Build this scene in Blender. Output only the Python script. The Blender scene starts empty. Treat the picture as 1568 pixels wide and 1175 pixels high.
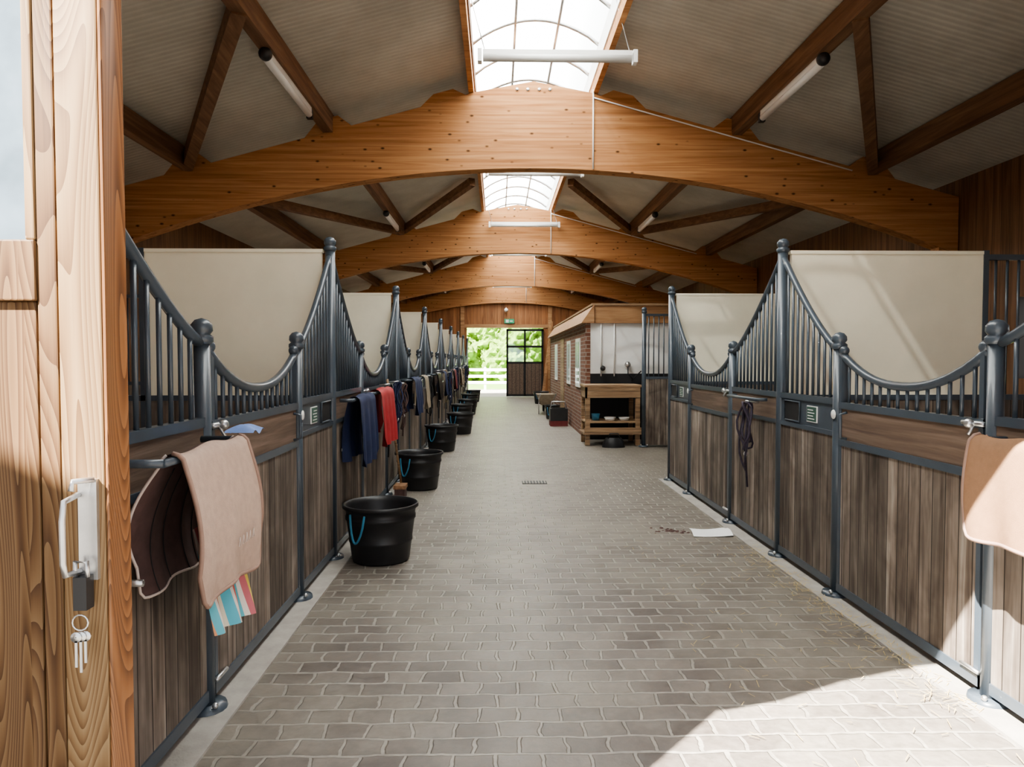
import bpy, math, random
from mathutils import Vector, Matrix
random.seed(7)
sin, cos, pi = math.sin, math.cos, math.pi
scene = bpy.context.scene
try:
    scene.view_settings.view_transform = 'AgX'
    scene.view_settings.look = 'AgX - Medium High Contrast'
except Exception as e: print(e)

# ------------------------------------------------------------------ materials
def newmat(name):
    m = bpy.data.materials.new(name); m.use_nodes = True
    nt = m.node_tree
    b = nt.nodes['Principled BSDF']
    return m, nt, b
def nd(nt, typ, **kw):
    n = nt.nodes.new(typ)
    for k, v in kw.items(): setattr(n, k, v)
    return n
def mth(nt, op, a, b=None, clamp=False):
    n = nd(nt, 'ShaderNodeMath', operation=op); n.use_clamp = clamp
    for i, v in enumerate((a, b)):
        if v is None: continue
        if isinstance(v, (int, float)): n.inputs[i].default_value = v
        else: nt.links.new(v, n.inputs[i])
    return n.outputs[0]
def mixc(nt, fac, a, b, mode='MIX'):
    n = nd(nt, 'ShaderNodeMix', data_type='RGBA', blend_type=mode)
    for sock, v in ((n.inputs[0], fac), (n.inputs[6], a), (n.inputs[7], b)):
        if isinstance(v, (int, float)): sock.default_value = v
        elif isinstance(v, tuple): sock.default_value = (*v[:3], 1)
        else: nt.links.new(v, sock)
    return n.outputs[2]
def ramp(nt, fac, stops, interp='LINEAR'):
    n = nd(nt, 'ShaderNodeValToRGB'); n.color_ramp.interpolation = interp
    els = n.color_ramp.elements
    while len(els) < len(stops): els.new(0.5)
    for e, (p, c) in zip(els, stops):
        e.position = p
        e.color = (*c, 1) if isinstance(c, tuple) else (c, c, c, 1)
    nt.links.new(fac, n.inputs[0]); return n.outputs[0]
def pos(nt):
    g = nd(nt, 'ShaderNodeNewGeometry'); s = nd(nt, 'ShaderNodeSeparateXYZ')
    nt.links.new(g.outputs['Position'], s.inputs[0])
    return g.outputs['Position'], s.outputs
def comb(nt, x, y, z):
    n = nd(nt, 'ShaderNodeCombineXYZ')
    for i, v in enumerate((x, y, z)):
        if isinstance(v, (int, float)): n.inputs[i].default_value = v
        else: nt.links.new(v, n.inputs[i])
    return n.outputs[0]
def noise(nt, vec, scale=5, detail=4, rough=.5, dist=0):
    n = nd(nt, 'ShaderNodeTexNoise')
    n.inputs['Scale'].default_value = scale; n.inputs['Detail'].default_value = detail
    n.inputs['Roughness'].default_value = rough; n.inputs['Distortion'].default_value = dist
    nt.links.new(vec, n.inputs['Vector']); return n.outputs[0]
def bump(nt, b, h, strength=.3, dist=.01):
    n = nd(nt, 'ShaderNodeBump'); n.inputs['Strength'].default_value = strength
    n.inputs['Distance'].default_value = dist
    nt.links.new(h, n.inputs['Height']); nt.links.new(n.outputs[0], b.inputs['Normal'])

def plain(name, c, rough=.6, metal=0, var=.12, scale=6, bmp=0, spec=.5):
    m, nt, b = newmat(name)
    p, s = pos(nt)
    f = noise(nt, p, scale, 5, .6)
    c2 = tuple(min(1, v*(1+var)) for v in c); c1 = tuple(v*(1-var) for v in c)
    col = ramp(nt, f, [(.3, c1), (.7, c2)])
    nt.links.new(col, b.inputs['Base Color'])
    b.inputs['Roughness'].default_value = rough; b.inputs['Metallic'].default_value = metal
    b.inputs['Specular IOR Level'].default_value = spec
    if bmp: bump(nt, b, noise(nt, p, scale*12, 3), bmp, .004)
    return m

def wood(name, across, along, width, stops, gap=(.02,.015,.012), gapw=.035, idvar=.35, gs=30, ls=1.2,
         rough=.6, knots=False, rings=False, gapfac=1.0, patch=0, rfreq=40, stain=0, spec=.5):
    m, nt, b = newmat(name)
    p, s = pos(nt)
    ax = {'X': s[0], 'Y': s[1], 'Z': s[2]}
    u = ax[across]
    q = mth(nt, 'DIVIDE', u, width)
    idn = mth(nt, 'FLOOR', q)
    fr = mth(nt, 'FRACT', q)
    wn = nd(nt, 'ShaderNodeTexWhiteNoise', noise_dimensions='1D'); nt.links.new(idn, wn.inputs['W'])
    rnd = wn.outputs[0]
    comps = []
    for a in 'XYZ':
        v = mth(nt, 'MULTIPLY', ax[a], ls if a == along else gs)
        if a == along: v = mth(nt, 'ADD', v, mth(nt, 'MULTIPLY', rnd, 40))
        comps.append(v)
    vec = comb(nt, *comps)
    f = noise(nt, vec, 1, 5, .6, .6)
    if patch:
        pf = noise(nt, comb(nt, *[mth(nt, 'MULTIPLY', ax[a], 1.6 if a == along else 7) for a in 'XYZ']), 1, 3, .6, .5)
        f = mth(nt, 'ADD', mth(nt, 'MULTIPLY', f, 1-patch), mth(nt, 'MULTIPLY', pf, patch))
    if rings:
        comps2 = []
        for a in 'XYZ':
            v = mth(nt, 'MULTIPLY', ax[a], ls*.9 if a == along else 7)
            if a == along: v = mth(nt, 'ADD', v, mth(nt, 'MULTIPLY', rnd, 90))
            comps2.append(v)
        n2 = noise(nt, comb(nt, *comps2), 1, 1, .4, .3)
        r = mth(nt, 'FRACT', mth(nt, 'MULTIPLY', n2, rfreq))
        f = mth(nt, 'ADD', mth(nt, 'MULTIPLY', f, .5), mth(nt, 'MULTIPLY', r, .5))
    col = ramp(nt, f, stops)
    br = mth(nt, 'ADD', mth(nt, 'MULTIPLY', rnd, idvar), 1-idvar*.5)
    hsv = nd(nt, 'ShaderNodeHueSaturation'); nt.links.new(col, hsv.inputs['Color']); nt.links.new(br, hsv.inputs['Value'])
    col = hsv.outputs[0]
    if stain:
        sn = noise(nt, p, 1.7, 4, .65, .4)
        col = mixc(nt, stain, col, ramp(nt, sn, [(.35, (.45,.43,.42)), (.62, (1.0,1.0,1.0))]), 'MULTIPLY')
    if knots:
        kv = comb(nt, *[mth(nt, 'MULTIPLY', ax[a], knots[0] if a == along else knots[1]) for a in 'XYZ'])
        vo = nd(nt, 'ShaderNodeTexVoronoi'); vo.inputs['Scale'].default_value = 1; nt.links.new(kv, vo.inputs['Vector'])
        kf = mth(nt, 'SUBTRACT', 1, mth(nt, 'DIVIDE', vo.outputs['Distance'], knots[2]), True)
        kf = mth(nt, 'MULTIPLY', kf, 1.6, True)
        col = mixc(nt, kf, col, tuple(v*.25 for v in stops[0][1]))
    if gapw > 0:
        g1 = mth(nt, 'LESS_THAN', fr, gapw); 
        g1 = mth(nt, 'MULTIPLY', g1, gapfac)
        col = mixc(nt, g1, col, gap)
        h = mth(nt, 'SUBTRACT', mth(nt, 'MULTIPLY', f, .25), g1)
    else: h = f
    nt.links.new(col, b.inputs['Base Color'])
    b.inputs['Roughness'].default_value = rough
    b.inputs['Specular IOR Level'].default_value = spec
    bump(nt, b, h, .4, .006)
    return m

M = {}
M['steel'] = plain('anthracite_steel', (.065,.083,.105), .38, .0, .12, 4)
M['steel'].node_tree.nodes['Principled BSDF'].inputs['Coat Weight'].default_value = .25
M['chrome'] = plain('galvanised_metal', (.6,.6,.6), .35, .9, .1, 20)
st = [(.34,(.066,.050,.040)),(.45,(.165,.130,.105)),(.56,(.275,.228,.19)),(.68,(.48,.425,.365))]
M['stallY'] = wood('stall_boards_y','Y','Z',.1, st, gs=22, ls=1.0, idvar=.8, gapw=.06, patch=.45, stain=.8, rough=.7)
M['stallX'] = wood('stall_boards_x','X','Z',.1, st, gs=22, ls=1.0, idvar=.8, gapw=.06, patch=.45, stain=.8, rough=.7)
sb = [(.25,(.065,.042,.032)),(.5,(.145,.1,.074)),(.75,(.23,.17,.135))]
M['band'] = wood('band_board','Z','Y',3, sb, gs=26, ls=1.2, gapw=0)
M['cream'] = plain('cream_panel', (.88,.83,.675), .5, 0, .06, 2.0)
gl = [(.3,(.32,.14,.055)),(.5,(.46,.225,.098)),(.7,(.58,.315,.15))]
M['glulam'] = wood('glulam','Z','X',.045, gl, gap=(.28,.12,.045), gapw=.06, idvar=.10, gs=20, ls=.7, knots=(5,9,.16), gapfac=.25, rough=.8, spec=.25)
M['purlin'] = wood('purlin_wood','Z','Y',3, [(.3,(.14,.07,.036)),(.5,(.22,.115,.06)),(.7,(.30,.17,.09))], gapw=0, gs=18, ls=1, rough=.8)
M['cladX'] = wood('cladding_x','X','Z',.14, [(.3,(.2,.08,.03)),(.5,(.33,.14,.055)),(.7,(.43,.2,.085))], gs=14, ls=.8, idvar=.3)
M['cladY'] = wood('cladding_y','Y','Z',.14, [(.3,(.12,.06,.03)),(.5,(.2,.1,.05)),(.7,(.27,.15,.08))], gs=14, ls=.8, idvar=.3)
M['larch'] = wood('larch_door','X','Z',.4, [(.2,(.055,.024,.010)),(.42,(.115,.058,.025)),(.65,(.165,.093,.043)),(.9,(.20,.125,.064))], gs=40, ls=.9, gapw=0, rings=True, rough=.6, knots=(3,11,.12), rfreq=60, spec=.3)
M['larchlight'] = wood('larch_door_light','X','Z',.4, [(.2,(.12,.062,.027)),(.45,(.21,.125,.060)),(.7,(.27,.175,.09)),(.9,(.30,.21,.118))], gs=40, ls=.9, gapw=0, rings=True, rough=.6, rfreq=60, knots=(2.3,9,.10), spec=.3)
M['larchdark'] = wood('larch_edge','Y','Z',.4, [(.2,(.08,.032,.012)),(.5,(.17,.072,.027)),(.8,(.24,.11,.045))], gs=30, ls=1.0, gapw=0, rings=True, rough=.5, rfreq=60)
M['bench'] = wood('bench_wood','Z','X',.12, [(.3,(.2,.12,.07)),(.5,(.33,.21,.12)),(.7,(.45,.31,.19))], gs=16, ls=1.5, gapw=.04)
M['fascia'] = wood('fascia_wood','Z','X',.5, [(.3,(.26,.13,.06)),(.5,(.42,.23,.11)),(.7,(.52,.31,.165))], gs=12, ls=1.2, gapw=0)
M['white'] = plain('white_paint', (.82,.82,.8), .45, 0, .04, 3)
M['tube'] = plain('tube_fixture_white', (.78,.78,.76), .35, 0, .04, 3)
M['black'] = plain('black_rubber', (.018,.018,.02), .42, 0, .2, 10)
M['dark'] = plain('dark_recess', (.014,.014,.016), .6, 0, .2, 6)
M['pink'] = plain('pink_fleece', (.47,.345,.28), .95, 0, .08, 30, .5)
M['peach'] = plain('peach_fleece', (.33,.185,.105), .95, 0, .08, 30, .5)
M['tan'] = plain('tan_binding', (.32,.21,.165), .8, 0, .08, 20)
M['brown'] = plain('brown_quilt', (.09,.05,.045), .85, 0, .2, 20)
M['bind'] = plain('white_binding', (.6,.5,.45), .8, 0, .08, 20)
M['navy'] = plain('navy_cloth', (.018,.028,.08), .8, 0, .2, 12)
M['red'] = plain('red_cloth', (.38,.035,.04), .75, 0, .15, 12)
M['darkred'] = plain('dark_red_cloth', (.16,.03,.03), .75, 0, .15, 12)
M['blue'] = plain('blue_rope', (.05,.2,.32), .7, 0, .15, 12)
M['lblue'] = plain('light_blue_cloth', (.2,.3,.6), .85, 0, .15, 12)
M['purple'] = plain('dark_rope', (.04,.03,.05), .7, 0, .3, 30)
M['beige'] = plain('beige_cloth', (.34,.28,.21), .85, 0, .15, 12)
M['green'] = plain('green_sign', (.05,.4,.2), .5, 0, .05, 12)
M['plaque'] = plain('name_plaque', (.05,.11,.085), .5, 0, .05, 12)
M['straw'] = plain('straw', (.50,.38,.18), .8, 0, .2, 12)
M['concrete'] = plain('concrete_strip', (.36,.335,.30), .8, 0, .15, 8, .3)
M['gravel'] = plain('yard_asphalt', (.13,.125,.115), .9, 0, .15, 3, .3)
M['track'] = plain('pale_track', (.5,.47,.42), .9, 0, .15, 3, .3)
M['render'] = plain('shadow_wall_render', (.3,.28,.25), .9, 0, .1, 3, .3)
M['grass'] = plain('grass_field', (.18,.33,.06), .9, 0, .25, 2, .3)
M['leaf'] = plain('tree_leaves', (.17,.28,.045), .8, 0, .5, 3, .4)
M['paper'] = plain('white_paper', (.85,.85,.84), .7, 0, .03, 6)
M['skypane'] = plain('painted_sky_glass', (.12,.16,.20), .12, 0, .6, 2.6)  # blotchy blue-grey puts the sky's reflection into the pane colour

# floor pavers
def floor_mat():
    m, nt, b = newmat('paver_floor')
    p, s = pos(nt)
    d = nd(nt, 'ShaderNodeTexNoise'); d.inputs['Scale'].default_value = 6; d.inputs['Detail'].default_value = 3
    nt.links.new(p, d.inputs['Vector'])
    ds = nd(nt, 'ShaderNodeSeparateColor'); nt.links.new(d.outputs[1], ds.inputs[0])
    dx = mth(nt, 'MULTIPLY', mth(nt, 'SUBTRACT', ds.outputs[0], .5), .07)
    dy = mth(nt, 'MULTIPLY', mth(nt, 'SUBTRACT', ds.outputs[1], .5), .042)
    vec = comb(nt, mth(nt, 'ADD', s[0], dx), mth(nt, 'ADD', s[1], dy), 0)
    br = nd(nt, 'ShaderNodeTexBrick'); nt.links.new(vec, br.inputs['Vector'])
    br.inputs['Scale'].default_value = 1; br.inputs['Brick Width'].default_value = .175
    br.inputs['Row Height'].default_value = .12; br.inputs['Mortar Size'].default_value = .010
    br.inputs['Mortar Smooth'].default_value = .5
    br.inputs['Color1'].default_value = (.145,.118,.104,1); br.inputs['Color2'].default_value = (.29,.25,.218,1)
    br.inputs['Mortar'].default_value = (.46,.425,.375,1)
    n1 = noise(nt, p, .9, 5, .6)
    n2 = noise(nt, p, 22, 4, .6)
    n3 = noise(nt, p, 3.5, 4, .65)
    n4 = noise(nt, p, 9, 3, .6)
    col = mixc(nt, ramp(nt, n4, [(.35, 0.0), (.75, .5)]), br.outputs[0], (.22,.205,.19))
    col = mixc(nt, ramp(nt, n1, [(.42, 0.0), (.62, .55)]), col, (.375,.34,.285))
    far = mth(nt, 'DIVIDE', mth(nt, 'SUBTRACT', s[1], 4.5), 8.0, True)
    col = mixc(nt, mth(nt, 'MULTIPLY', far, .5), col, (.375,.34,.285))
    col = mixc(nt, .65, col, ramp(nt, n2, [(.25, .45), (.75, 1.0)]), 'MULTIPLY')
    col = mixc(nt, .7, col, ramp(nt, n3, [(.3, (.70,.68,.66)), (.68, (1.0,1.0,1.0))]), 'MULTIPLY')
    # dirt gathering towards the stall fronts
    e = mth(nt, 'ABSOLUTE', mth(nt, 'SUBTRACT', s[0], .45))
    e = mth(nt, 'MULTIPLY', mth(nt, 'SUBTRACT', e, 1.15), 1.8, True)
    col = mixc(nt, mth(nt, 'MULTIPLY', e, .35), col, (.15,.13,.105))
    nt.links.new(col, b.inputs['Base Color'])
    rr = ramp(nt, n2, [(.3, .36), (.7, .58)]); nt.links.new(rr, b.inputs['Roughness'])
    h = mth(nt, 'SUBTRACT', mth(nt, 'MULTIPLY', n2, .4), br.outputs[1])
    bump(nt, b, h, .6, .009)
    return m
M['floor'] = floor_mat()
def brick_mat():
    m, nt, b = newmat('red_brick'); p, s = pos(nt)
    vec = comb(nt, mth(nt, 'ADD', s[0], s[1]), s[2], 0)
    br = nd(nt, 'ShaderNodeTexBrick'); nt.links.new(vec, br.inputs['Vector'])
    br.inputs['Scale'].default_value = 1; br.inputs['Brick Width'].default_value = .22
    br.inputs['Row Height'].default_value = .075; br.inputs['Mortar Size'].default_value = .009
    br.inputs['Color1'].default_value = (.17,.07,.045,1); br.inputs['Color2'].default_value = (.27,.125,.08,1)
    br.inputs['Mortar'].default_value = (.33,.28,.24,1)
    nt.links.new(br.outputs[0], b.inputs['Base Color']); b.inputs['Roughness'].default_value = .8
    return m
M['brick'] = brick_mat()
def roof_mat():
    m, nt, b = newmat('corrugated_roof'); p, s = pos(nt)
    w = mth(nt, 'SINE', mth(nt, 'MULTIPLY', s[1], 2*pi/.075))
    n1 = noise(nt, p, 1.3, 5, .65)
    col = ramp(nt, n1, [(.3, (.47,.455,.40)), (.7, (.63,.61,.545))])
    col = mixc(nt, mth(nt, 'MULTIPLY', mth(nt, 'LESS_THAN', w, -.6), .14), col, (.3,.29,.27))
    nt.links.new(col, b.inputs['Base Color']); b.inputs['Roughness'].default_value = .6
    bump(nt, b, w, .3, .007)
    return m
M['roof'] = roof_mat()
def opal():
    m = bpy.data.materials.new('opal_polycarbonate'); m.use_nodes = True; nt = m.node_tree
    nt.nodes.remove(nt.nodes['Principled BSDF'])
    t = nd(nt, 'ShaderNodeBsdfTranslucent'); t.inputs[0].default_value = (.80,.86,.90,1)
    tr = nd(nt, 'ShaderNodeBsdfTransparent'); tr.inputs[0].default_value = (.9,.96,1,1)
    mx = nd(nt, 'ShaderNodeMixShader'); mx.inputs[0].default_value = .02
    nt.links.new(t.outputs[0], mx.inputs[1]); nt.links.new(tr.outputs[0], mx.inputs[2])
    nt.links.new(mx.outputs[0], nt.nodes['Material Output'].inputs[0]); return m
M['opal'] = opal()
def glass():
    m = bpy.data.materials.new('window_glass'); m.use_nodes = True; nt = m.node_tree
    nt.nodes.remove(nt.nodes['Principled BSDF'])
    g = nd(nt, 'ShaderNodeBsdfGlossy'); g.inputs['Roughness'].default_value = .03; g.inputs[0].default_value = (.85,.93,1,1)
    tr = nd(nt, 'ShaderNodeBsdfTransparent'); tr.inputs[0].default_value = (.92,.96,.97,1)
    mx = nd(nt, 'ShaderNodeMixShader'); mx.inputs[0].default_value = .85
    nt.links.new(g.outputs[0], mx.inputs[1]); nt.links.new(tr.outputs[0], mx.inputs[2])
    nt.links.new(mx.outputs[0], nt.nodes['Material Output'].inputs[0]); return m
M['glass'] = glass()
def towel():
    m, nt, b = newmat('striped_towel'); p, s = pos(nt)
    f = mth(nt, 'FRACT', mth(nt, 'DIVIDE', mth(nt, 'ADD', s[1], mth(nt, 'MULTIPLY', s[2], .15)), .26))
    col = ramp(nt, f, [(0,(.65,.5,.12)),(.12,(.6,.55,.45)),(.2,(.1,.38,.48)),(.38,(.6,.55,.5)),(.45,(.55,.12,.1)),(.58,(.6,.27,.14)),(.66,(.12,.4,.48)),(.8,(.65,.6,.55)),(.88,(.5,.15,.17))], 'CONSTANT')
    nt.links.new(col, b.inputs['Base Color']); b.inputs['Roughness'].default_value = .9; return m
M['towel'] = towel()

# ------------------------------------------------------------------ mesh builder
import bmesh
class MB:
    def __init__(s, name, origin=(0,0,0)):
        s.name = name; s.v = []; s.f = []; s.m = []; s.sm = []; s.mats = []; s.o = Vector(origin)
    def mi(s, k):
        if k not in s.mats: s.mats.append(k)
        return s.mats.index(k)
    def add(s, vs, fs, mat, smooth=False):
        n = len(s.v); i = s.mi(mat)
        s.v += [tuple(v) for v in vs]
        for f in fs:
            s.f.append(tuple(n+a for a in f)); s.m.append(i); s.sm.append(smooth)
    def box(s, x0,x1,y0,y1,z0,z1, mat):
        x0,x1 = sorted((x0,x1)); y0,y1 = sorted((y0,y1)); z0,z1 = sorted((z0,z1))
        vs = [(x,y,z) for x in (x0,x1) for y in (y0,y1) for z in (z0,z1)]
        s.add(vs, [(0,1,3,2),(4,6,7,5),(0,4,5,1),(2,3,7,6),(0,2,6,4),(1,5,7,3)], mat)
    def beam(s, p0, p1, w, h, mat, up=(0,0,1)):
        p0, p1 = Vector(p0), Vector(p1); d = (p1-p0).normalized()
        r = d.cross(Vector(up))
        if r.length < 1e-4: r = Vector((1,0,0))
        r.normalize(); u = r.cross(d).normalized()
        vs = []
        for p in (p0, p1):
            for a, b in ((-1,-1),(1,-1),(1,1),(-1,1)): vs.append(p + r*a*w/2 + u*b*h/2)
        s.add(vs, [(0,1,2,3),(7,6,5,4),(0,4,5,1),(1,5,6,2),(2,6,7,3),(3,7,4,0)], mat)
    def tube(s, pts, r, mat, seg=8, closed=False):
        pts = [Vector(p) for p in pts]; n = len(pts); vs = []
        ref = None
        for i, p in enumerate(pts):
            a = pts[(i-1) % n] if (closed or i) else pts[i]
            c = pts[(i+1) % n] if (closed or i < n-1) else pts[i]
            d = (c-a).normalized() if (c-a).length > 1e-9 else Vector((0,0,1))
            if ref is None:
                ref = Vector((0,0,1)) if abs(d.z) < .9 else Vector((1,0,0))
            u = ref - d*ref.dot(d)
            if u.length < 1e-5: u = Vector((0,1,0)) - d*d.y
            u.normalize(); ref = u; w = d.cross(u)
            for k in range(seg):
                t = 2*pi*k/seg; vs.append(p + (u*cos(t)+w*sin(t))*r)
        fs = []
        for i in range(n if closed else n-1):
            j = (i+1) % n
            for k in range(seg):
                l = (k+1) % seg; fs.append((i*seg+k, i*seg+l, j*seg+l, j*seg+k))
        if not closed:
            fs.append(tuple(range(seg))[::-1]); fs.append(tuple((n-1)*seg+k for k in range(seg)))
        s.add(vs, fs, mat, True)
    def lathe(s, c, prof, mat, seg=24, axis='Z'):
        vs = []; n = len(prof)
        for r, z in prof:
            for k in range(seg):
                t = 2*pi*k/seg
                a, b_, h = r*cos(t), r*sin(t), z
                v = (a,b_,h) if axis == 'Z' else ((h,a,b_) if axis == 'X' else (a,h,b_))
                vs.append((c[0]+v[0], c[1]+v[1], c[2]+v[2]))
        fs = [(i*seg+k, i*seg+(k+1)%seg, (i+1)*seg+(k+1)%seg, (i+1)*seg+k) for i in range(n-1) for k in range(seg)]
        s.add(vs, fs, mat, True)
    def ball(s, c, r, mat, sz=1):
        s.lathe(c, [(r*max(.001,sin(pi*i/10)), -r*sz*cos(pi*i/10)) for i in range(11)], mat, 14)
    def grid(s, P, nu, nv, mat, matf=None):
        vs = [P(i/nu, j/nv) for i in range(nu+1) for j in range(nv+1)]
        n = len(s.v); s.v += [tuple(v) for v in vs]
        for i in range(nu):
            for j in range(nv):
                mm = matf(i/nu, j/nv) if matf else mat
                s.f.append((n+i*(nv+1)+j, n+(i+1)*(nv+1)+j, n+(i+1)*(nv+1)+j+1, n+i*(nv+1)+j+1)); s.m.append(s.mi(mm)); s.sm.append(True)
    def poly_y(s, pts, y0, y1, mat):
        n = len(pts)
        vs = [(x,y0,z) for x,z in pts] + [(x,y1,z) for x,z in pts]
        fs = [tuple(range(n)), tuple(range(2*n-1, n-1, -1))] + [(i, (i+n), ((i+1)%n+n), (i+1)%n) for i in range(n)]
        s.add(vs, fs, mat)
    def done(s, parent=None, bevel=0):
        me = bpy.data.meshes.new(s.name)
        me.from_pydata([tuple(Vector(v)-s.o) for v in s.v], [], s.f)
        for k in s.mats: me.materials.append(M[k])
        me.polygons.foreach_set('material_index', s.m); me.polygons.foreach_set('use_smooth', s.sm)
        me.update()
        bm = bmesh.new(); bm.from_mesh(me); bmesh.ops.recalc_face_normals(bm, faces=bm.faces); bm.to_mesh(me); bm.free()
        ob = bpy.data.objects.new(s.name, me); ob.location = s.o
        scene.collection.objects.link(ob)
        if parent: ob.parent = parent; ob.location = s.o - parent.location
        if bevel:
            md = ob.modifiers.new('bevel', 'BEVEL'); md.width = bevel; md.segments = 2; md.limit_method = 'ANGLE'
        return ob

# ------------------------------------------------------------------ layout constants
XL, XR = -1.245, 2.15       # stall fronts
CX = .44                    # building axis
HW = 5.3                    # half width
Y0, Y1 = 1.32, 29.1         # building ends
P = 3.4
TS = [1.9 + P*k for k in range(9)]
def roofz(x): return 5.18 - .27*abs(x-CX)

# ------------------------------------------------------------------ shell
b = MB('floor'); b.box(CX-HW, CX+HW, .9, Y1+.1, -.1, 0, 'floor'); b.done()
b = MB('ground'); b.box(-40, 40, -25, .9, -.12, -.01, 'gravel'); b.box(-40, 40, Y1+.1, 37, -.12, -.01, 'track')
b.box(-60, 60, 37, 110, -.12, .0, 'grass'); b.box(-40,CX-HW,.9,Y1+.1,-.12,-.01,'gravel'); b.box(CX+HW,40,.9,Y1+.1,-.12,-.01,'gravel'); b.done()
b = MB('trim_1'); b.box(XL-.06, XL+.13, 1.6, Y1, 0, .012, 'concrete'); b.done()
b = MB('trim_2'); b.box(XR-.13, XR+.06, 1.6, 8.8, 0, .012, 'concrete'); b.done()
for nm, xa, xb in (('wall_left', CX-HW-.15, CX-HW), ('wall_right', CX+HW, CX+HW+.15)):
    b = MB(nm)
    b.box(xa, xb, Y0, Y1, 0, 1.3, 'cladY'); b.box(xa, xb, Y0, Y1, 2.2, 3.78, 'cladY')
    for t in TS:
        b.box(xa, xb, t-1.0, min(t+1.0, Y1), 1.3, 2.2, 'cladY')
    b.done()
DX0, DX1 = -1.27, 1.88
b = MB('wall_back')
for xa, xb, za in ((CX-HW-.1, DX0, 0), (DX0, CX, 2.84), (CX, DX1, 2.84), (DX1, CX+HW+.1, 0)):
    b.poly_y([(xa, za), (xb, za), (xb, roofz(xb)), (xa, roofz(xa))], Y1, Y1+.15, 'cladX')
b.done()
# front wall with an arched doorway
b = MB('wall_front')
for xa, xb in ((CX-HW-.1, -.79), (2.12, CX+HW+.1)):
    b.poly_y([(xa, 0), (xb, 0), (xb, roofz(xb)), (xa, roofz(xa))], Y0, Y0+.1, 'cladX')
arc_h = [(-.79,2.28),(-.5,2.34),(-.32,2.45),(-.12,2.70),(.1,2.86),(.38,2.96),(.66,2.99),(.95,2.96),(1.23,2.86),(1.45,2.70),(1.65,2.45),(1.83,2.34),(2.12,2.28)]
for (xa, za), (xb, zb) in zip(arc_h, arc_h[1:]):
    b.poly_y([(xa, za), (xb, zb), (xb, roofz(xb)), (xa, roofz(xa))], Y0, Y0+.1, 'cladX')
b.done()
for nm, sgn in (('ceiling_left', -1), ('ceiling_right', 1)):
    b = MB(nm)
    xa, xb = CX+sgn*.74, CX+sgn*(HW+.5)
    za, zb = roofz(xa), roofz(xb)
    b.poly_y([(xa,za),(xb,zb),(xb,zb+.08),(xa,za+.08)], Y0-.25, Y1+.5, 'roof'); b.done()
# skylight
b = MB('skylight_window')
for sg in (-1, 1):
    x = CX+sg*.76
    b.box(x-.03, x+.03, Y0-.2, Y1, 4.76, 5.14, 'glulam')
    b.box(x-sg*.03, x-sg*.045, Y0-.2, Y1, 4.90, 5.12, 'white' if sg > 0 else 'purlin')  # right lining coloured white for brightly lit wood, left one plain wood
def arc(u): return (CX - .73 + 1.46*u, 5.12 + .28*sin(pi*u)**.8 if 0 < u < 1 else 5.12)
y = Y0
while y < Y1:
    b.tube([(arc(i/12)[0], y, arc(i/12)[1]) for i in range(13)], .023, 'chrome', 6); y += .86
for u in (.34, .68): b.tube([(arc(u)[0], Y0, arc(u)[1]), (arc(u)[0], Y1, arc(u)[1])], .02, 'chrome', 6)
b.grid(lambda u, v: (arc(u)[0], Y0-.2+(Y1-Y0+.2)*v, arc(u)[1]+.02), 12, 1, 'opal'); b.done()

# ------------------------------------------------------------------ glulam arches
BY = [2.0, 8.8, 15.6, 22.4, 29.0]
for i, yb in enumerate(BY):
    b = MB('arch_beam')
    N = 44; top = []; bot = []
    for k in range(N+1):
        dx = -5.28 + 10.56*k/N
        zt = 4.95 - .27*abs(dx) if abs(dx) > .74 else 4.90 - .19*abs(dx)
        top.append((CX+dx, zt)); bot.append((CX+dx, 3.85-.037*dx*dx))
    vs = []; n = N+1
    for y_ in (yb-.1, yb+.1):
        vs += [(x,y_,z) for x,z in bot]; vs += [(x,y_,z) for x,z in top]
    fs = []
    for k in range(N):
        fs.append((k,k+1,n+k+1,n+k)); fs.append((2*n+k,3*n+k,3*n+k+1,2*n+k+1))
        fs.append((k,2*n+k,2*n+k+1,k+1)); fs.append((n+k,n+k+1,3*n+k+1,3*n+k))
    b.add(vs, fs, 'glulam')
    for dx in (-2.5, 2.5, -4.2, 4.2, -1.1, 1.1):
        zc = 4.95-.27*abs(dx); k = .27*(1 if dx > 0 else -1); hh = .17 if abs(dx) > 2 else .12
        b.poly_y([(CX+dx-.3, zc+k*.3-.01), (CX+dx+.3, zc-k*.3-.01), (CX+dx+.12, zc-k*.12+hh), (CX+dx-.12, zc+k*.12+hh)], yb-.085, yb+.085, 'glulam')
    for sg in (-1, 1):
        b.box(CX+sg*5.05, CX+sg*5.27, yb-.085, yb+.085, 0, 3.3, 'glulam')
    b.tube([(CX+.73, yb-.115, 4.8), (CX+.73, yb-.115, 3.84)], .010, 'white', 6)
    if i < 4:
        b.tube([(CX+.73+q*.4, yb-.115, 4.93-.27*(.73+q*.4)-.03) for q in range(9)], .009, 'white', 6)
    for q in (-.2, -.07, .07, .2):
        b.lathe((CX+q, yb-.1, 4.80), [(.0, -.012),(.02, -.012),(.02, 0)], 'chrome', 10, 'Y')
    b.done()

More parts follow.
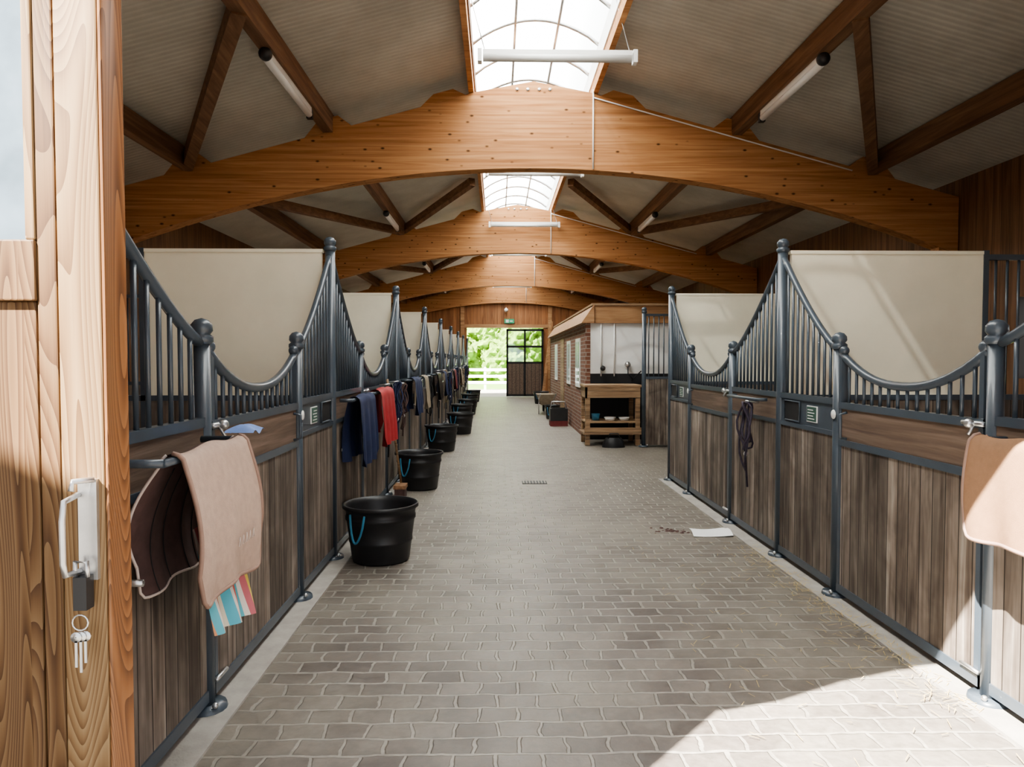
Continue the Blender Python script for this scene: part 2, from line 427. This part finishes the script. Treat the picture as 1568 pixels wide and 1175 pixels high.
b = MB('roof_purlins')
def pz(dx): return 4.98-.27*dx+.02
for sg in (-1, 1):
    for dx in (2.5, 4.2):
        x = CX+sg*dx
        b.box(x-.06, x+.06, Y0, Y1, 4.96-.27*dx-.02, 5.17-.27*dx, 'purlin')
    b.beam((CX+sg*4.2, 8.7, pz(4.2)), (CX+sg*2.5, 5.75, pz(2.5)), .12, .16, 'purlin')
    for i in range(1, 4):
        ya, yb = BY[i], BY[i+1]
        b.beam((CX+sg*2.5, yb-.1, pz(2.5)), (CX+sg*.9, ya+4.2, pz(.9)), .12, .14, 'purlin')
        b.beam((CX+sg*2.5, yb-.3, pz(2.5)-.06), (CX+sg*4.3, ya+1.1, pz(4.3)), .12, .14, 'purlin')
b.done()

def tube_light(cx, y, z, horizontal=True):
    b = MB('fluorescent_tube_light', (cx, y, z))
    if horizontal:
        b.box(cx-.72, cx+.72, y-.035, y+.035, z+.02, z+.065, 'tube')
        b.tube([(cx-.72, y, z), (cx+.72, y, z)], .04, 'tube', 12)
        for sg in (-1, 1):
            b.box(cx+sg*.75-.02, cx+sg*.75+.02, y-.045, y+.045, z-.05, z+.07, 'tube')
            b.tube([(cx+sg*.70, y, z+.06), (CX+sg*.70, y, 5.0)], .005, 'chrome', 4)
    else:
        s = .7
        b.box(cx-.03, cx+.03, y-s, y+s, z+.02, z+.075, 'tube')
        b.tube([(cx, y-s, z), (cx, y+s, z)], .035, 'tube', 12)
        b.ball((cx, y-s-.05, z+.03), .06, 'black'); b.box(cx-.03, cx+.03, y+s, y+s+.06, z-.04, z+.06, 'black')
    b.done()
for k in range(6):
    tube_light(.58, 6.9+4.22*k, 4.42)
for i in range(1, 5):
    for sg in (-1, 1):
        tube_light(CX+sg*2.5, BY[i]-1.65, 4.19, False)

# ------------------------------------------------------------------ stall fronts
def post(b, x, y, h):
    b.tube([(x,y,0.02),(x,y,h-.04)], .034 if h < 2 else .037, 'steel', 14)
    b.lathe((x,y,h-.05), [(.037,0),(.047,.01),(.047,.03),(.034,.04),(.045,.055),(.043,.08),(.027,.1),(.001,.108)], 'steel', 14)
    b.lathe((x,y,0.012), [(.001,.02),(.08,.02),(.085,.0)], 'steel', 16)
    for a in (-1,1): b.ball((x+.055*a, y-.05, .045), .013, 'chrome')
def slope_z(t): return 1.57 + .72*(1-t)**1.3
def sloped_panel(b, x, yt, yl, sg, service):
    a, c = min(yt,yl)+.03, max(yt,yl)-.03
    N = 14
    f = lambda y: slope_z(max(0,min(1,(y-yt)/(yl-yt))))
    b.tube([(x, a+(c-a)*i/N, f(a+(c-a)*i/N)) for i in range(N+1)], .023, 'steel', 8)
    b.box(x-.022,x+.022,a,c,1.22,1.26,'steel'); b.box(x-.022,x+.022,a,c,1.02,1.05,'steel')
    b.box(x-.022,x+.022,a,c,.05,.1,'steel')
    b.box(x-.014,x+.014,a,c,.1,1.02,'stallY')
    if service:
        b.box(x-.012,x+.012,a,c,1.05,1.22,'steel')
        w = c-a; dirn = 1 if yl > yt else -1
        y1_ = yt+dirn*.12; y2_ = yt+dirn*(.12+.3*w)
        b.box(x+sg*.013,x+sg*.019,y1_,y2_,1.065,1.205,'dark')
        b.tube([(x+sg*.02,y1_,1.065),(x+sg*.02,y2_,1.065),(x+sg*.02,y2_,1.205),(x+sg*.02,y1_,1.205)], .007,'steel',4,True)
        y3_ = yt+dirn*(.12+.44*w); y4_ = yt+dirn*(.12+.62*w)
        b.box(x+sg*.013,x+sg*.02,y3_,y4_,1.08,1.19,'white'); b.box(x+sg*.02,x+sg*.022,y3_+dirn*.006,y4_-dirn*.006,1.086,1.184,'plaque')
        for q in range(4): b.box(x+sg*.022,x+sg*.023,y3_+dirn*.02,y4_-dirn*(.03+.02*(q%2)),1.1+.02*q,1.106+.02*q,'white')
    else:
        b.box(x-.014,x+.014,a,c,1.05,1.22,'band')
    n = max(2, int((c-a)/.082))
    for i in range(1, n):
        y = a+(c-a)*i/n
        b.tube([(x,y,1.25),(x,y,f(y))], .0105, 'steel', 6)
def door(x, ya, yb, sg):
    b = MB('stall_door', (x, (ya+yb)/2, 0))
    a, c = ya+.045, yb-.045
    f = lambda y: 1.54 - .18*(1-abs(2*(y-a)/(c-a)-1)**2.2)
    N = 18
    b.tube([(x, a+(c-a)*i/N, f(a+(c-a)*i/N)) for i in range(N+1)], .024, 'steel', 8)
    b.box(x-.022,x+.022,a,c,1.2,1.24,'steel'); b.box(x-.022,x+.022,a,c,.97,1.01,'steel'); b.box(x-.022,x+.022,a,c,.05,.1,'steel')
    b.box(x-.02,x+.02,a,a+.03,.05,1.54,'steel'); b.box(x-.02,x+.02,c-.03,c,.05,1.54,'steel')
    b.box(x-.014,x+.014,a+.03,c-.03,.1,.97,'stallY'); b.box(x-.014,x+.014,a+.03,c-.03,1.01,1.2,'band')
    n = int((c-a)/.082)
    for i in range(1, n):
        y = a+(c-a)*i/n; b.tube([(x,y,1.22),(x,y,f(y))], .0105, 'steel', 6)
    for yy in (a+.02, c-.02): b.ball((x, yy, 1.56), .03, 'steel')
    X = x+sg*.03
    b.tube([(X,a-.02,1.22),(X,a+.12,1.22)], .012,'chrome',8); b.ball((X+sg*.02,a+.05,1.22),.022,'chrome'); b.tube([(X,a+.04,1.22),(X+sg*.03,a+.04,1.17)], .008,'chrome',6)
    b.tube([(x+sg*.02,c-.1,1.02),(X+sg*.03,c-.1,1.03),(X+sg*.03,c-.1,1.17),(x+sg*.02,c-.1,1.18)], .009,'steel',6)
    b.tube([(X,a-.02,.12),(X,a+.1,.12)], .01,'chrome',8)
    b.done()
def stall(x, T, sg, first=False):
    b = MB('stall_front', (x, T+1.7, 0))
    if first: post(b, x, T, 2.36)
    post(b, x, T+1.1, 1.62); post(b, x, T+2.5, 1.62); post(b, x, T+3.4, 2.36)
    sloped_panel(b, x, T, T+1.1, sg, False); sloped_panel(b, x, T+3.4, T+2.5, sg, True)
    b.lathe((x+sg*.036, T+2.5-.01, 1.16), [(.001,.004*sg),(.028,.004*sg),(.03,0)], 'white', 14, 'X')
    b.done()
    door(x, T+1.1, T+2.5, sg)
def partition(x, T, sg):
    b = MB('stall_partition', (x-sg*1.7, T, 0))
    out = CX-HW+.02 if sg > 0 else CX+HW-.02
    xm = x-sg*(1.38 if sg > 0 else 1.54)
    b.box(x-sg*.06, xm, T-.018, T+.018, 1.22, 2.31, 'cream')
    b.box(x-sg*.06, out, T-.02, T+.02, .04, 1.22, 'stallX')
    b.box(x-sg*.05, out, T-.025, T+.025, 1.2, 1.24, 'steel')
    b.box(x-sg*.05, xm, T-.024, T+.024, 2.3, 2.325, 'cream')
    b.box(xm-.02, xm+.02, T-.025, T+.025, .04, 2.33, 'steel')
    b.box(xm, out, T-.022, T+.022, 2.26, 2.3, 'steel')
    n = int(abs(out-xm)/.085)
    for i in range(1, n):
        xx = xm+(out-xm)*i/n; b.tube([(xx,T,1.22),(xx,T,2.28)], .0105,'steel',6)
    b.done()
for k in range(8):
    stall(XL, TS[k], 1, k == 0)
    if k: partition(XL, TS[k], 1)
for k in range(2):
    stall(XR, TS[k], -1, k == 0)
for k in (1, 2): partition(XR, TS[k], -1)

b = MB('grooming_bay_grille', (4, 12.1, 0))
post(b, 2.52, 12.1, 2.36)
b.box(2.5, 5.7, 12.08, 12.12, .04, 1.2, 'stallX'); b.box(2.5,5.7,12.075,12.125,1.18,1.22,'steel'); b.box(2.5,5.7,12.075,12.125,2.26,2.3,'steel')
for i in range(36): b.tube([(2.6+.087*i,12.1,1.2),(2.6+.087*i,12.1,2.28)], .0105,'steel',6)
b.done()

# ------------------------------------------------------------------ booth
b = MB('brick_tack_room', (3.6, 17, 0))
bx, by0, by1 = 1.67, 13.3, 22.3
b.box(bx, bx+.2, by0+.02, by1, 0, 2.2, 'brick')
b.box(bx+.08, CX+HW-.03, by0, by0+.15, 1.25, 2.2, 'white'); b.box(bx+.08, CX+HW-.03, by0, by0+.15, 0, 1.25, 'dark')
b.box(bx-.012, bx+.08, by0-.01, by0+.14, 0, 2.2, 'brick')
b.box(bx, CX+HW-.03, by1-.15, by1, 0, 2.2, 'brick')
b.box(bx+.12, CX+HW-.03, by0-.06, by1+.05, 2.2, 2.53, 'fascia')
b.add([(bx-.1,by0-.1,2.2),(bx-.1,by1,2.2),(bx+.14,by1,2.55),(bx+.14,by0-.1,2.55),(bx+.14,by1,2.2),(bx+.14,by0-.1,2.2)],[(0,1,2,3),(0,3,5),(1,4,2),(0,5,4,1)],'fascia')
b.box(bx+.1, CX+HW-.03, by0-.09, by1+.08, 2.53, 2.57, 'bench')
for yy in (14.2, 16.1, 19.6):
    b.box(bx-.02, bx+.01, yy, yy+.75, .95, 1.95, 'white'); b.box(bx-.025, bx-.02, yy+.07, yy+.68, 1.03, 1.88, 'glass')
    b.box(bx-.03, bx-.02, yy+.34, yy+.39, 1.0, 1.9, 'white')
b.box(bx-.02, bx+.01, 17.6, 18.5, 0, 2.05, 'bench')
for xx in (1.95, 2.2): b.tube([(xx, by0-.03, 2.2), (xx, by0-.03, 1.2)], .014, 'white', 6)
b.ball((2.45, by0-.06, 1.42), .06, 'chrome'); b.tube([(2.45,by0-.06,1.42),(2.45,by0-.1,1.25),(2.55,by0-.1,1.15),(2.7,by0-.08,1.3)], .012,'black',6)
b.ball((1.98, by0-.06, 1.35), .05, 'black')
b.done()

b = MB('grooming_bench', (2.05, 12.6, 0))
for xx in (1.58, 2.46):
    for yy in (12.35, 12.95): b.box(xx-.04, xx+.04, yy-.04, yy+.04, 0, 1.03, 'bench')
b.box(1.52,2.52,12.29,13.0,1.03,1.07,'bench'); b.box(1.54,2.5,12.3,12.33,.84,1.03,'bench')
b.box(1.54,1.57,12.3,13.0,.84,1.03,'bench')
b.box(1.54,2.5,12.3,12.98,.40,.43,'bench')
b.box(1.6,2.45,12.97,12.99,.43,.84,'dark')
for q in range(5): b.box(1.5,2.54,12.26+.15*q,12.34+.15*q,.2,.23,'bench')
b.box(1.52,2.52,12.28,12.31,.2,.32,'bench')
for (x,y,z,r,mat,h) in ((2.0,12.5,.431,.11,'white',.06),(2.25,12.5,.431,.1,'white',.06),(1.75,12.55,.431,.08,'blue',.12)):
    b.lathe((x,y,z),[(.001,0),(r*.75,0),(r,h),(r*.95,h),(r*.7,.012),(.001,.012)],mat,18)
b.done()
b = MB('grooming_bag',(2.0,12.1,0)); b.grid(lambda u,v:(2.0+.2*cos(2*pi*u)*(1-.35*v**2),12.1+.12*sin(2*pi*u)*(1-.35*v**2),.0+.17*v),20,6,'black'); b.tube([(1.9,12.05,.15),(1.93,12.05,.24),(2.07,12.05,.24),(2.1,12.05,.15)],.012,'black',6); b.done()

# ------------------------------------------------------------------ far door and exterior
b = MB('door_1', (1.1, Y1, 0))
xa, xb = .36, DX1
yd = Y1-.07
b.box(xa, xb, yd-.03, yd+.03, .02, 1.42, 'dark')
for q in range(9): b.box(xa+.08+q*.16, xa+.08+q*.16+.145, yd-.045, yd-.03, .08, 1.36, 'band')
for xx in (xa, (xa+xb)/2-.04, xb-.08): b.box(xx, xx+.08, yd-.05, yd+.03, .02, 2.78, 'dark')
for zz in (.02, 1.36, 2.02, 2.7): b.box(xa, xb, yd-.05, yd+.03, zz, zz+.09, 'dark')
b.box(xa, xb, yd-.005, yd+.005, 1.4, 2.75, 'glass')
b.done()
b = MB('door_frame_trim')
for xx in (DX0-.25, DX1+.2): b.box(xx, xx+.16, Y1-.06, Y1, 0, 3.8, 'fascia')
b.box(DX0-.25, DX1+.36, Y1-.05, Y1, 2.84, 2.98, 'fascia')
b.done()
b = MB('exit_sign', (.8, Y1-.1, 3.05)); b.box(.28,.68,Y1-.1,Y1-.05,3.02,3.2,'green'); b.box(.34,.46,Y1-.103,Y1-.1,3.05,3.17,'white'); b.box(.5,.62,Y1-.103,Y1-.1,3.09,3.13,'white'); b.done()
b = MB('wall_lamp', (.35, Y1-.1, 3.6)); b.tube([(.35,Y1,3.65),(.35,Y1-.2,3.65),(.35,Y1-.25,3.58)],.015,'white',6); b.ball((.35,Y1-.25,3.55),.08,'white'); b.done()
b = MB('white_fence', (0, 36, 0))
for q in range(16): b.box(-14+q*1.9, -13.88+q*1.9, 36, 36.12, -.01, 1.15, 'white')
for zz in (.3, .62, .95): b.box(-14, 15, 35.96, 36.0, zz, zz+.14, 'white')
b.done()
from mathutils import noise as mn
def blob(name, x, y, z, r):
    bm = bmesh.new(); bmesh.ops.create_icosphere(bm, subdivisions=5, radius=1)
    for v in bm.verts:
        n = mn.noise(v.co*2.2+Vector((x,y,z))) * .35 + mn.noise(v.co*7+Vector((x,0,0)))*.16 + mn.noise(v.co*20)*.1
        v.co = v.co*(1+n)*r
    me = bpy.data.meshes.new(name); bm.to_mesh(me); bm.free(); me.materials.append(M['leaf'])
    return me
def tree(x, y, h, r):
    e = bpy.data.objects.new('leafy_tree', None); e.location = (x,y,0); scene.collection.objects.link(e)
    for q in range(4):
        me = blob('crown', q*3.1, x, y, r*random.uniform(.6,1))
        o = bpy.data.objects.new('crown_%d'%q, me); scene.collection.objects.link(o); o.parent = e
        o.location = (random.uniform(-.5,.5)*r, random.uniform(-.4,.4)*r, h*(.45+.17*q))
    b = MB('trunk', (x,y,0)); b.tube([(x,y,-.1),(x+.1,y,h*.5)], .25, 'purlin', 10); b.done(e)
for x, y, h, r in ((-6,48,7,3.4),(-1.5,52,8,3.8),(3.2,50,7,3.6),(8,47,7,3.3),(-11,50,7,3.5),(0.8,46,3.4,2.2),(-3.6,45,3,2)):
    tree(x, y, h, r)
# unseen wall added behind the viewer's left to shade the lower door leaf
b = MB('added_shadow_wall', (-4.5, 0, 0))
d = Vector((1,-.515,0)).normalized(); e1 = Vector((-2.3,-1.1,0)); e0 = e1 - d*3.1; nn = Vector((-.457,-.889,0))*.25
vs = []
for p in (e0, e1, e1+nn, e0+nn): vs += [tuple(p), (p.x,p.y,4.32)]
b.add(vs, [(0,2,3,1),(2,4,5,3),(4,6,7,5),(6,0,1,7),(1,3,5,7),(0,6,4,2)], 'render'); b.done()

# ------------------------------------------------------------------ sliding door leaf (left foreground)
b = MB('sliding_door_leaf', (-1.4, 1.24, 0))
ya, yb = 1.2, 1.272
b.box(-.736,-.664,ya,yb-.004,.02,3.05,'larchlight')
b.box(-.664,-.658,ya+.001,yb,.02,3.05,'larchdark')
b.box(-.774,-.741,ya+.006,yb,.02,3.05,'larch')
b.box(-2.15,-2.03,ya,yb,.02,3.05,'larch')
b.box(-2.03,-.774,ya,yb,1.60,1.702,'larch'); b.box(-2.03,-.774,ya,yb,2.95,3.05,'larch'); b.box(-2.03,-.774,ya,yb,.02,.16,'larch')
x = -.776
while x > -2.03:
    b.box(max(x-.112,-2.03), x-.004, ya+.012, yb-.012, .16, 1.60, 'larch'); x -= .114
b.box(-2.03,-.774,1.232,1.238,1.702,2.95,'skypane')
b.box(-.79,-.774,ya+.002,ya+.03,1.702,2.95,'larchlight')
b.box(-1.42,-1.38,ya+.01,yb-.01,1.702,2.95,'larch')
leaf = b.done(bevel=.003)
b = MB('door_lock_with_keys', (-.69, 1.19, 1.2))
b.box(-.705,-.674,1.192,1.2,1.13,1.30,'chrome')
b.tube([(-.703,1.19,1.275),(-.703,1.15,1.27),(-.703,1.145,1.24),(-.703,1.145,1.17),(-.703,1.15,1.15),(-.703,1.19,1.145)],.005,'chrome',8)
b.tube([(-.676,1.19,1.30),(-.70,1.17,1.30),(-.70,1.165,1.285)],.005,'chrome',8)
b.box(-.703,-.681,1.17,1.192,1.085,1.14,'black'); b.tube([(-.702,1.176,1.14),(-.702,1.176,1.165),(-.682,1.176,1.165),(-.682,1.176,1.14)],.004,'chrome',6)
cz = 1.065
b.tube([(-.692+.013*cos(2*pi*i/14),1.17,cz+.013*sin(2*pi*i/14)) for i in range(14)],.0015,'chrome',5,True)
for q,(dx,l) in enumerate(((-.006,.05),(0,.06),(.006,.045))):
    b.lathe((-.692+dx,1.168+.003*q,cz-.024),[(.001,-.001),(.009,-.001),(.009,.001),(.001,.001)],'chrome',10,'Y')
    b.box(-.694+dx,-.690+dx,1.167+.003*q,1.169+.003*q,cz-.024-l,cz-.03,'chrome')
b.done(leaf)

# ------------------------------------------------------------------ draped cloths
def drape(name, xb, ya, yb, zt, zo, zi, hw, sg, mo, mi_, bind, flare=.05, fold=.01, nf=2.5, corner=.1, rack=True, logo=False, oflare=.015):
    b = MB(name, (xb, (ya+yb)/2, zt))
    def Pt(u, v):
        y = ya+(yb-ya)*v
        e = max(0, (abs(2*v-1)-(1-2*corner))/(2*corner))
        cr = (1-math.sqrt(max(0,1-e*e)))*corner*1.1
        if u < .45:
            t = 1-u/.45; L = (zt-hw)-(zi+cr); z = zt-hw-L*t; x = xb-sg*(hw+flare*sin(pi*min(1,t*.75)))
            x += -sg*fold*sin(nf*2*pi*v+1)*t
        elif u > .55:
            t = (u-.55)/.45; L = (zt-hw)-(zo+cr); z = zt-hw-L*t; x = xb+sg*(hw+oflare*sin(pi*t*.7))+sg*fold*sin(nf*2*pi*v+.5*t)*t
            y += .02*t*(v-.5)
        else:
            a = pi*(u-.45)/.1; x = xb-sg*hw*cos(a); z = zt-hw+hw*sin(a)
        return (x, y, z - .008*sin(3*pi*v))
    b.grid(Pt, 60, 26, mo, (lambda u,v: mi_ if u < .49 else mo))
    if bind:
        N = 26
        per = [Pt(0,i/N) for i in range(N+1)]+[Pt(i/60,1) for i in range(1,30)]
        b.tube(per, .005, bind[0], 5); b.tube([Pt(i/60,0) for i in range(0,30)], .005, bind[0], 5)
        per2 = [Pt(i/60,1) for i in range(30,61)]+[Pt(1,1-i/N) for i in range(1,N+1)]+[Pt(1-i/60,0) for i in range(1,31)]
        b.tube(per2, .008, bind[1], 5)
        for q in (1,2,3,4): b.tube([tuple(Vector(Pt(i/60, q/5))+Vector((sg*.002,0,0))) for i in range(0,27,2)], .002, 'dark', 4)
    if rack:
        r = .014; xw = XL if sg > 0 else XR
        b.tube([(xw+sg*.03,ya-.06,zt-hw*.6),(xb,ya-.06,zt-hw*.6)], r, 'steel', 8)
        b.tube([(xb,ya-.06,zt-hw*.6),(xb,yb+.05,zt-hw*.6),(xw+sg*.03,yb+.05,zt-hw*.6)], r,'steel',8)
        b.tube([(xw+sg*.03,ya+.0,zt-.42),(xb-sg*.1,ya+.0,zt-.42)], .012, 'chrome', 8)
    if logo:
        c = Pt(.86,.55)
        for q in range(5):
            yy = yb-.30+.035*q
            b.tube([(c[0]+sg*.014,yy,c[2]-.02),(c[0]+sg*.014,yy+.01,c[2]+.012),(c[0]+sg*.014,yy+.02,c[2]-.02)], .0025,'bind',4)
    return b.done()
drape('pink_saddle_pad', -1.045, 2.28, 2.86, 1.2, .69, .72, .04, 1, 'pink', 'brown', ('bind','tan'), flare=.10, logo=True, oflare=.05)
drape('peach_saddle_pad', 1.975, 2.3, 2.84, 1.2, .79, .84, .05, -1, 'peach', 'peach', ('tan','tan'), flare=.05)
drape('navy_horse_blanket', -1.12, 5.52, 6.2, 1.22, .66, .7, .05, 1, 'navy', 'navy', None, fold=.03, nf=3, flare=.03, corner=.06)
drape('red_horse_blanket', -1.1, 6.35, 7.1, 1.24, .72, .8, .06, 1, 'red', 'red', None, fold=.035, nf=3.5, flare=.02, corner=.08)
DR = [('navy_horse_blanket',8.95,9.7,'navy'),('beige_horse_blanket',10.2,10.7,'beige'),('dark_horse_blanket',12.5,13.2,'black'),('blue_horse_blanket',14.0,14.6,'navy'),('red_horse_blanket',17.2,17.9,'darkred'),('beige_horse_blanket',20.2,20.8,'beige')]
for nm, a, c, mt in DR:
    drape(nm, -1.1, a, c, 1.28, .8, .85, .055, 1, mt, mt, None, fold=.035, nf=3, flare=.02)
b = MB('striped_towel', (-1.0, 2.65, .7))
b.grid(lambda u,v: (-1.045+.07*u+.02*sin(v*14)*(u), 2.42+.36*v, .92-(.37+.05*v)*u), 16, 24, 'towel'); b.done()
b = MB('folded_blue_cloth', (-1.06, 2.85, 1.2))
b.grid(lambda u,v: (-1.13+.12*u, 2.93+.14*v, 1.2+.035*sin(pi*u)*sin(pi*v)+.01*sin(9*v)), 10, 10, 'lblue'); b.done()

def halter(x, y, zt, L, mat, sg=1):
    b = MB('rope_halter', (x,y,zt)); rnd = random.random
    for q in range(4):
        w = .04+.07*rnd(); l = L*(.5+.5*rnd()); off = (rnd()-.5)*.06
        pts = []
        for i in range(18):
            t = 2*pi*i/18
            pts.append((x+sg*.02*sin(3*t+q)+sg*.015*q, y+off+w*sin(t)*(1+.3*sin(2*t)), zt-l/2+l/2*cos(t)))
        b.tube(pts, .009, mat, 5, True)
    b.tube([(x,y,zt-.02),(x+sg*.02,y+.03,zt-L*.6),(x+sg*.01,y-.01,zt-L*1.15)], .009, mat, 5)
    b.ball((x+sg*.02,y,zt-L*.7), .02, 'chrome'); b.tube([(x-sg*.08,y,zt),(x+sg*.03,y,zt+.01)], .008,'chrome',6)
    b.done()
halter(2.04, 5.68, 1.16, .6, 'purple', -1)
halter(-1.14, 3.04, .75, .2, 'black')
y = 7.3
mm = ['black','navy','brown','black','black','beige','black','navy']
i = 0
while y < 27:
    if not any(a-.2 < y < c+.2 for _, a, c, _ in DR):
        halter(-1.14+.02*(i%2), y, 1.2+.12*random.random(), .45+.35*random.random(), mm[i%8]); i += 1
    y += random.choice((.5,.6,.8))
b = MB('tie_rail', (2.08,5.8,1.2)); b.tube([(2.12,5.5,1.19),(2.04,5.52,1.19),(2.04,6.2,1.19),(2.12,6.22,1.19)],.014,'steel',8); b.done()

# ------------------------------------------------------------------ buckets
def bucket(x, y, R=.275, H=.42):
    b = MB('feed_bucket', (x,y,.0))
    pr = [(.001,.005),(R*.76,.005),(R*.78,.02),(R*.84,H*.35),(R*.86,H*.36),(R*.86,H*.4),(R*.85,H*.41),(R*.92,H*.75),(R*.95,H*.76),(R*.95,H*.82),(R*.93,H*.83),(R*.96,H-.02),(R*1.03,H-.015),(R*1.03,H+.01),(R*.97,H+.01),(R*.93,H-.03),(R*.76,.03),(.001,.03)]
    b.lathe((x,y,0), pr, 'black', 32)
    for a in (-2.1, 1.0):
        pts = []
        for i in range(11):
            t = i/10; aa = a+(t-.5)*.5
            rr = R*(.99+.05*sin(pi*t)); pts.append((x+rr*cos(aa), y+rr*sin(aa), H-.04-.2*sin(pi*t)**.7))
        b.tube(pts, .009, 'blue', 6)
    b.done()
for (x, y) in ((-.88,5.30),(-.92,8.25),(-.93,11.7),(-.76,14.4),(-.88,17.3),(-.83,19.5),(-.88,22.5),(-.88,25.5)): bucket(x,y)
b = MB('stable_broom', (-1.1,7.6,0)); b.tube([(-1.17,7.5,1.3),(-1.06,7.72,.16)],.013,'bench',8)
b.box(-1.13,-1.0,7.62,7.82,.10,.14,'purlin'); b.box(-1.12,-1.01,7.63,7.81,.0,.1,'brown'); b.done()

b = MB('drain_grate', (.45,8.6,0)); b.box(.3,.6,8.5,8.7,0,.006,'dark')
for q in range(8): b.box(.31+.037*q,.325+.037*q,8.5,8.7,.006,.012,'concrete')
b.done()
b = MB('paper_sheet', (1.83,6.05,0)); b.grid(lambda u,v:(1.66+.34*u+.05*v,5.9+.33*v,.004+.03*(u-.4)**2+.012*sin(4*v)),10,8,'paper'); b.done()
# crumbs of muck beside the paper
b = MB('muck_crumbs', (1.52,6.1,0))
for q in range(46):
    a = random.uniform(0,2*pi); r = abs(random.gauss(0,.06)); rr = random.uniform(.006,.02)
    b.lathe((1.54+1.4*r*cos(a),6.12+r*sin(a),0),[(rr,0),(rr*.7,rr*.4),(.001,rr*.5)],'brown',7)
b.done()
b = MB('scattered_straw')
for q in range(560):
    if q < 440: y = random.uniform(2.9,5.6); x = XR-.06-abs(random.gauss(0,.12))
    else: y = random.uniform(2.2,6); x = random.uniform(1.0,2.0)
    a = random.uniform(0,pi); l = random.uniform(.02,.07)
    dx, dy = cos(a)*l/2, sin(a)*l/2; w = .0015
    z = .014
    b.add([(x-dx-w*sin(a),y-dy+w*cos(a),z),(x-dx+w*sin(a),y-dy-w*cos(a),z),(x+dx+w*sin(a),y+dy-w*cos(a),z+.004),(x+dx-w*sin(a),y+dy+w*cos(a),z+.004)],[(0,1,2,3)],'straw')
b.done()
b = MB('tool_crate', (1.4,16.2,0)); b.box(1.2,1.6,16.0,16.4,.0,.06,'darkred')
for xa_,xb_,ya_,yb_ in ((1.2,1.6,16,16.03),(1.2,1.6,16.37,16.4),(1.2,1.23,16.03,16.37),(1.57,1.6,16.03,16.37)): b.box(xa_,xb_,ya_,yb_,.06,.12,'darkred'); b.box(xa_,xb_,ya_,yb_,.12,.4,'black')
b.tube([(1.21,16.2,.39),(1.25,16.2,.55),(1.55,16.2,.55),(1.59,16.2,.39)],.015,'chrome',6); b.box(1.27,1.53,16.05,16.35,.06,.3,'dark'); b.done()
b = MB('wheelbarrow', (1.35,20,0))
vs=[(1.1,19.5,.55),(1.6,19.5,.55),(1.6,20.4,.55),(1.1,20.4,.55),(1.22,19.7,.25),(1.5,19.7,.25),(1.5,20.2,.25),(1.22,20.2,.25)]
b.add(vs,[(4,5,6,7),(0,1,5,4),(1,2,6,5),(2,3,7,6),(3,0,4,7)],'beige')
for xx in (1.15,1.57): b.tube([(xx,18.9,.6),(xx,19.6,.42),(1.37+(xx-1.37)*.2,20.7,.2)],.018,'chrome',6); b.tube([(xx,19.7,.4),(xx,19.6,.0)],.015,'chrome',6)
b.lathe((1.35,20.72,.2),[(.001,-.03),(.19,-.03),(.2,0),(.19,.03),(.001,.03)],'black',20,'X'); b.done()
b = MB('wooden_ladder', (2.05,27.5,0))
for yy in (27.2,27.7): b.beam((1.75,yy,0),(2.1,yy,3.0),.05,.07,'fascia')
for q in range(9): b.beam((1.79+.036*q,27.2,.3+.31*q),(1.79+.036*q,27.7,.3+.31*q),.03,.04,'fascia')
b.done()
bucket(1.5,24.3); bucket(1.4,18.0,.2,.35)

# ------------------------------------------------------------------ lights / world / camera
w = bpy.data.worlds.new('World'); scene.world = w; w.use_nodes = True
bg = w.node_tree.nodes['Background']; bg.inputs[0].default_value = (.90,.95,1.0,1); bg.inputs[1].default_value = 2.0
sd = bpy.data.lights.new('sun', 'SUN'); sd.energy = 56; sd.angle = .009; sd.color = (1,.94,.84)
so = bpy.data.objects.new('sun', sd); scene.collection.objects.link(so)
so.rotation_euler = Vector((.64,.70,-1)).to_track_quat('-Z','Y').to_euler()

cam = bpy.data.cameras.new('camera'); cam.lens = 24.8; cam.sensor_width = 36; cam.clip_start = .05; cam.clip_end = 300
co = bpy.data.objects.new('camera', cam); scene.collection.objects.link(co)
co.location = (0,0,1.5)
co.rotation_euler = (math.radians(90-1.88), 0, math.radians(-1.17))
scene.camera = co
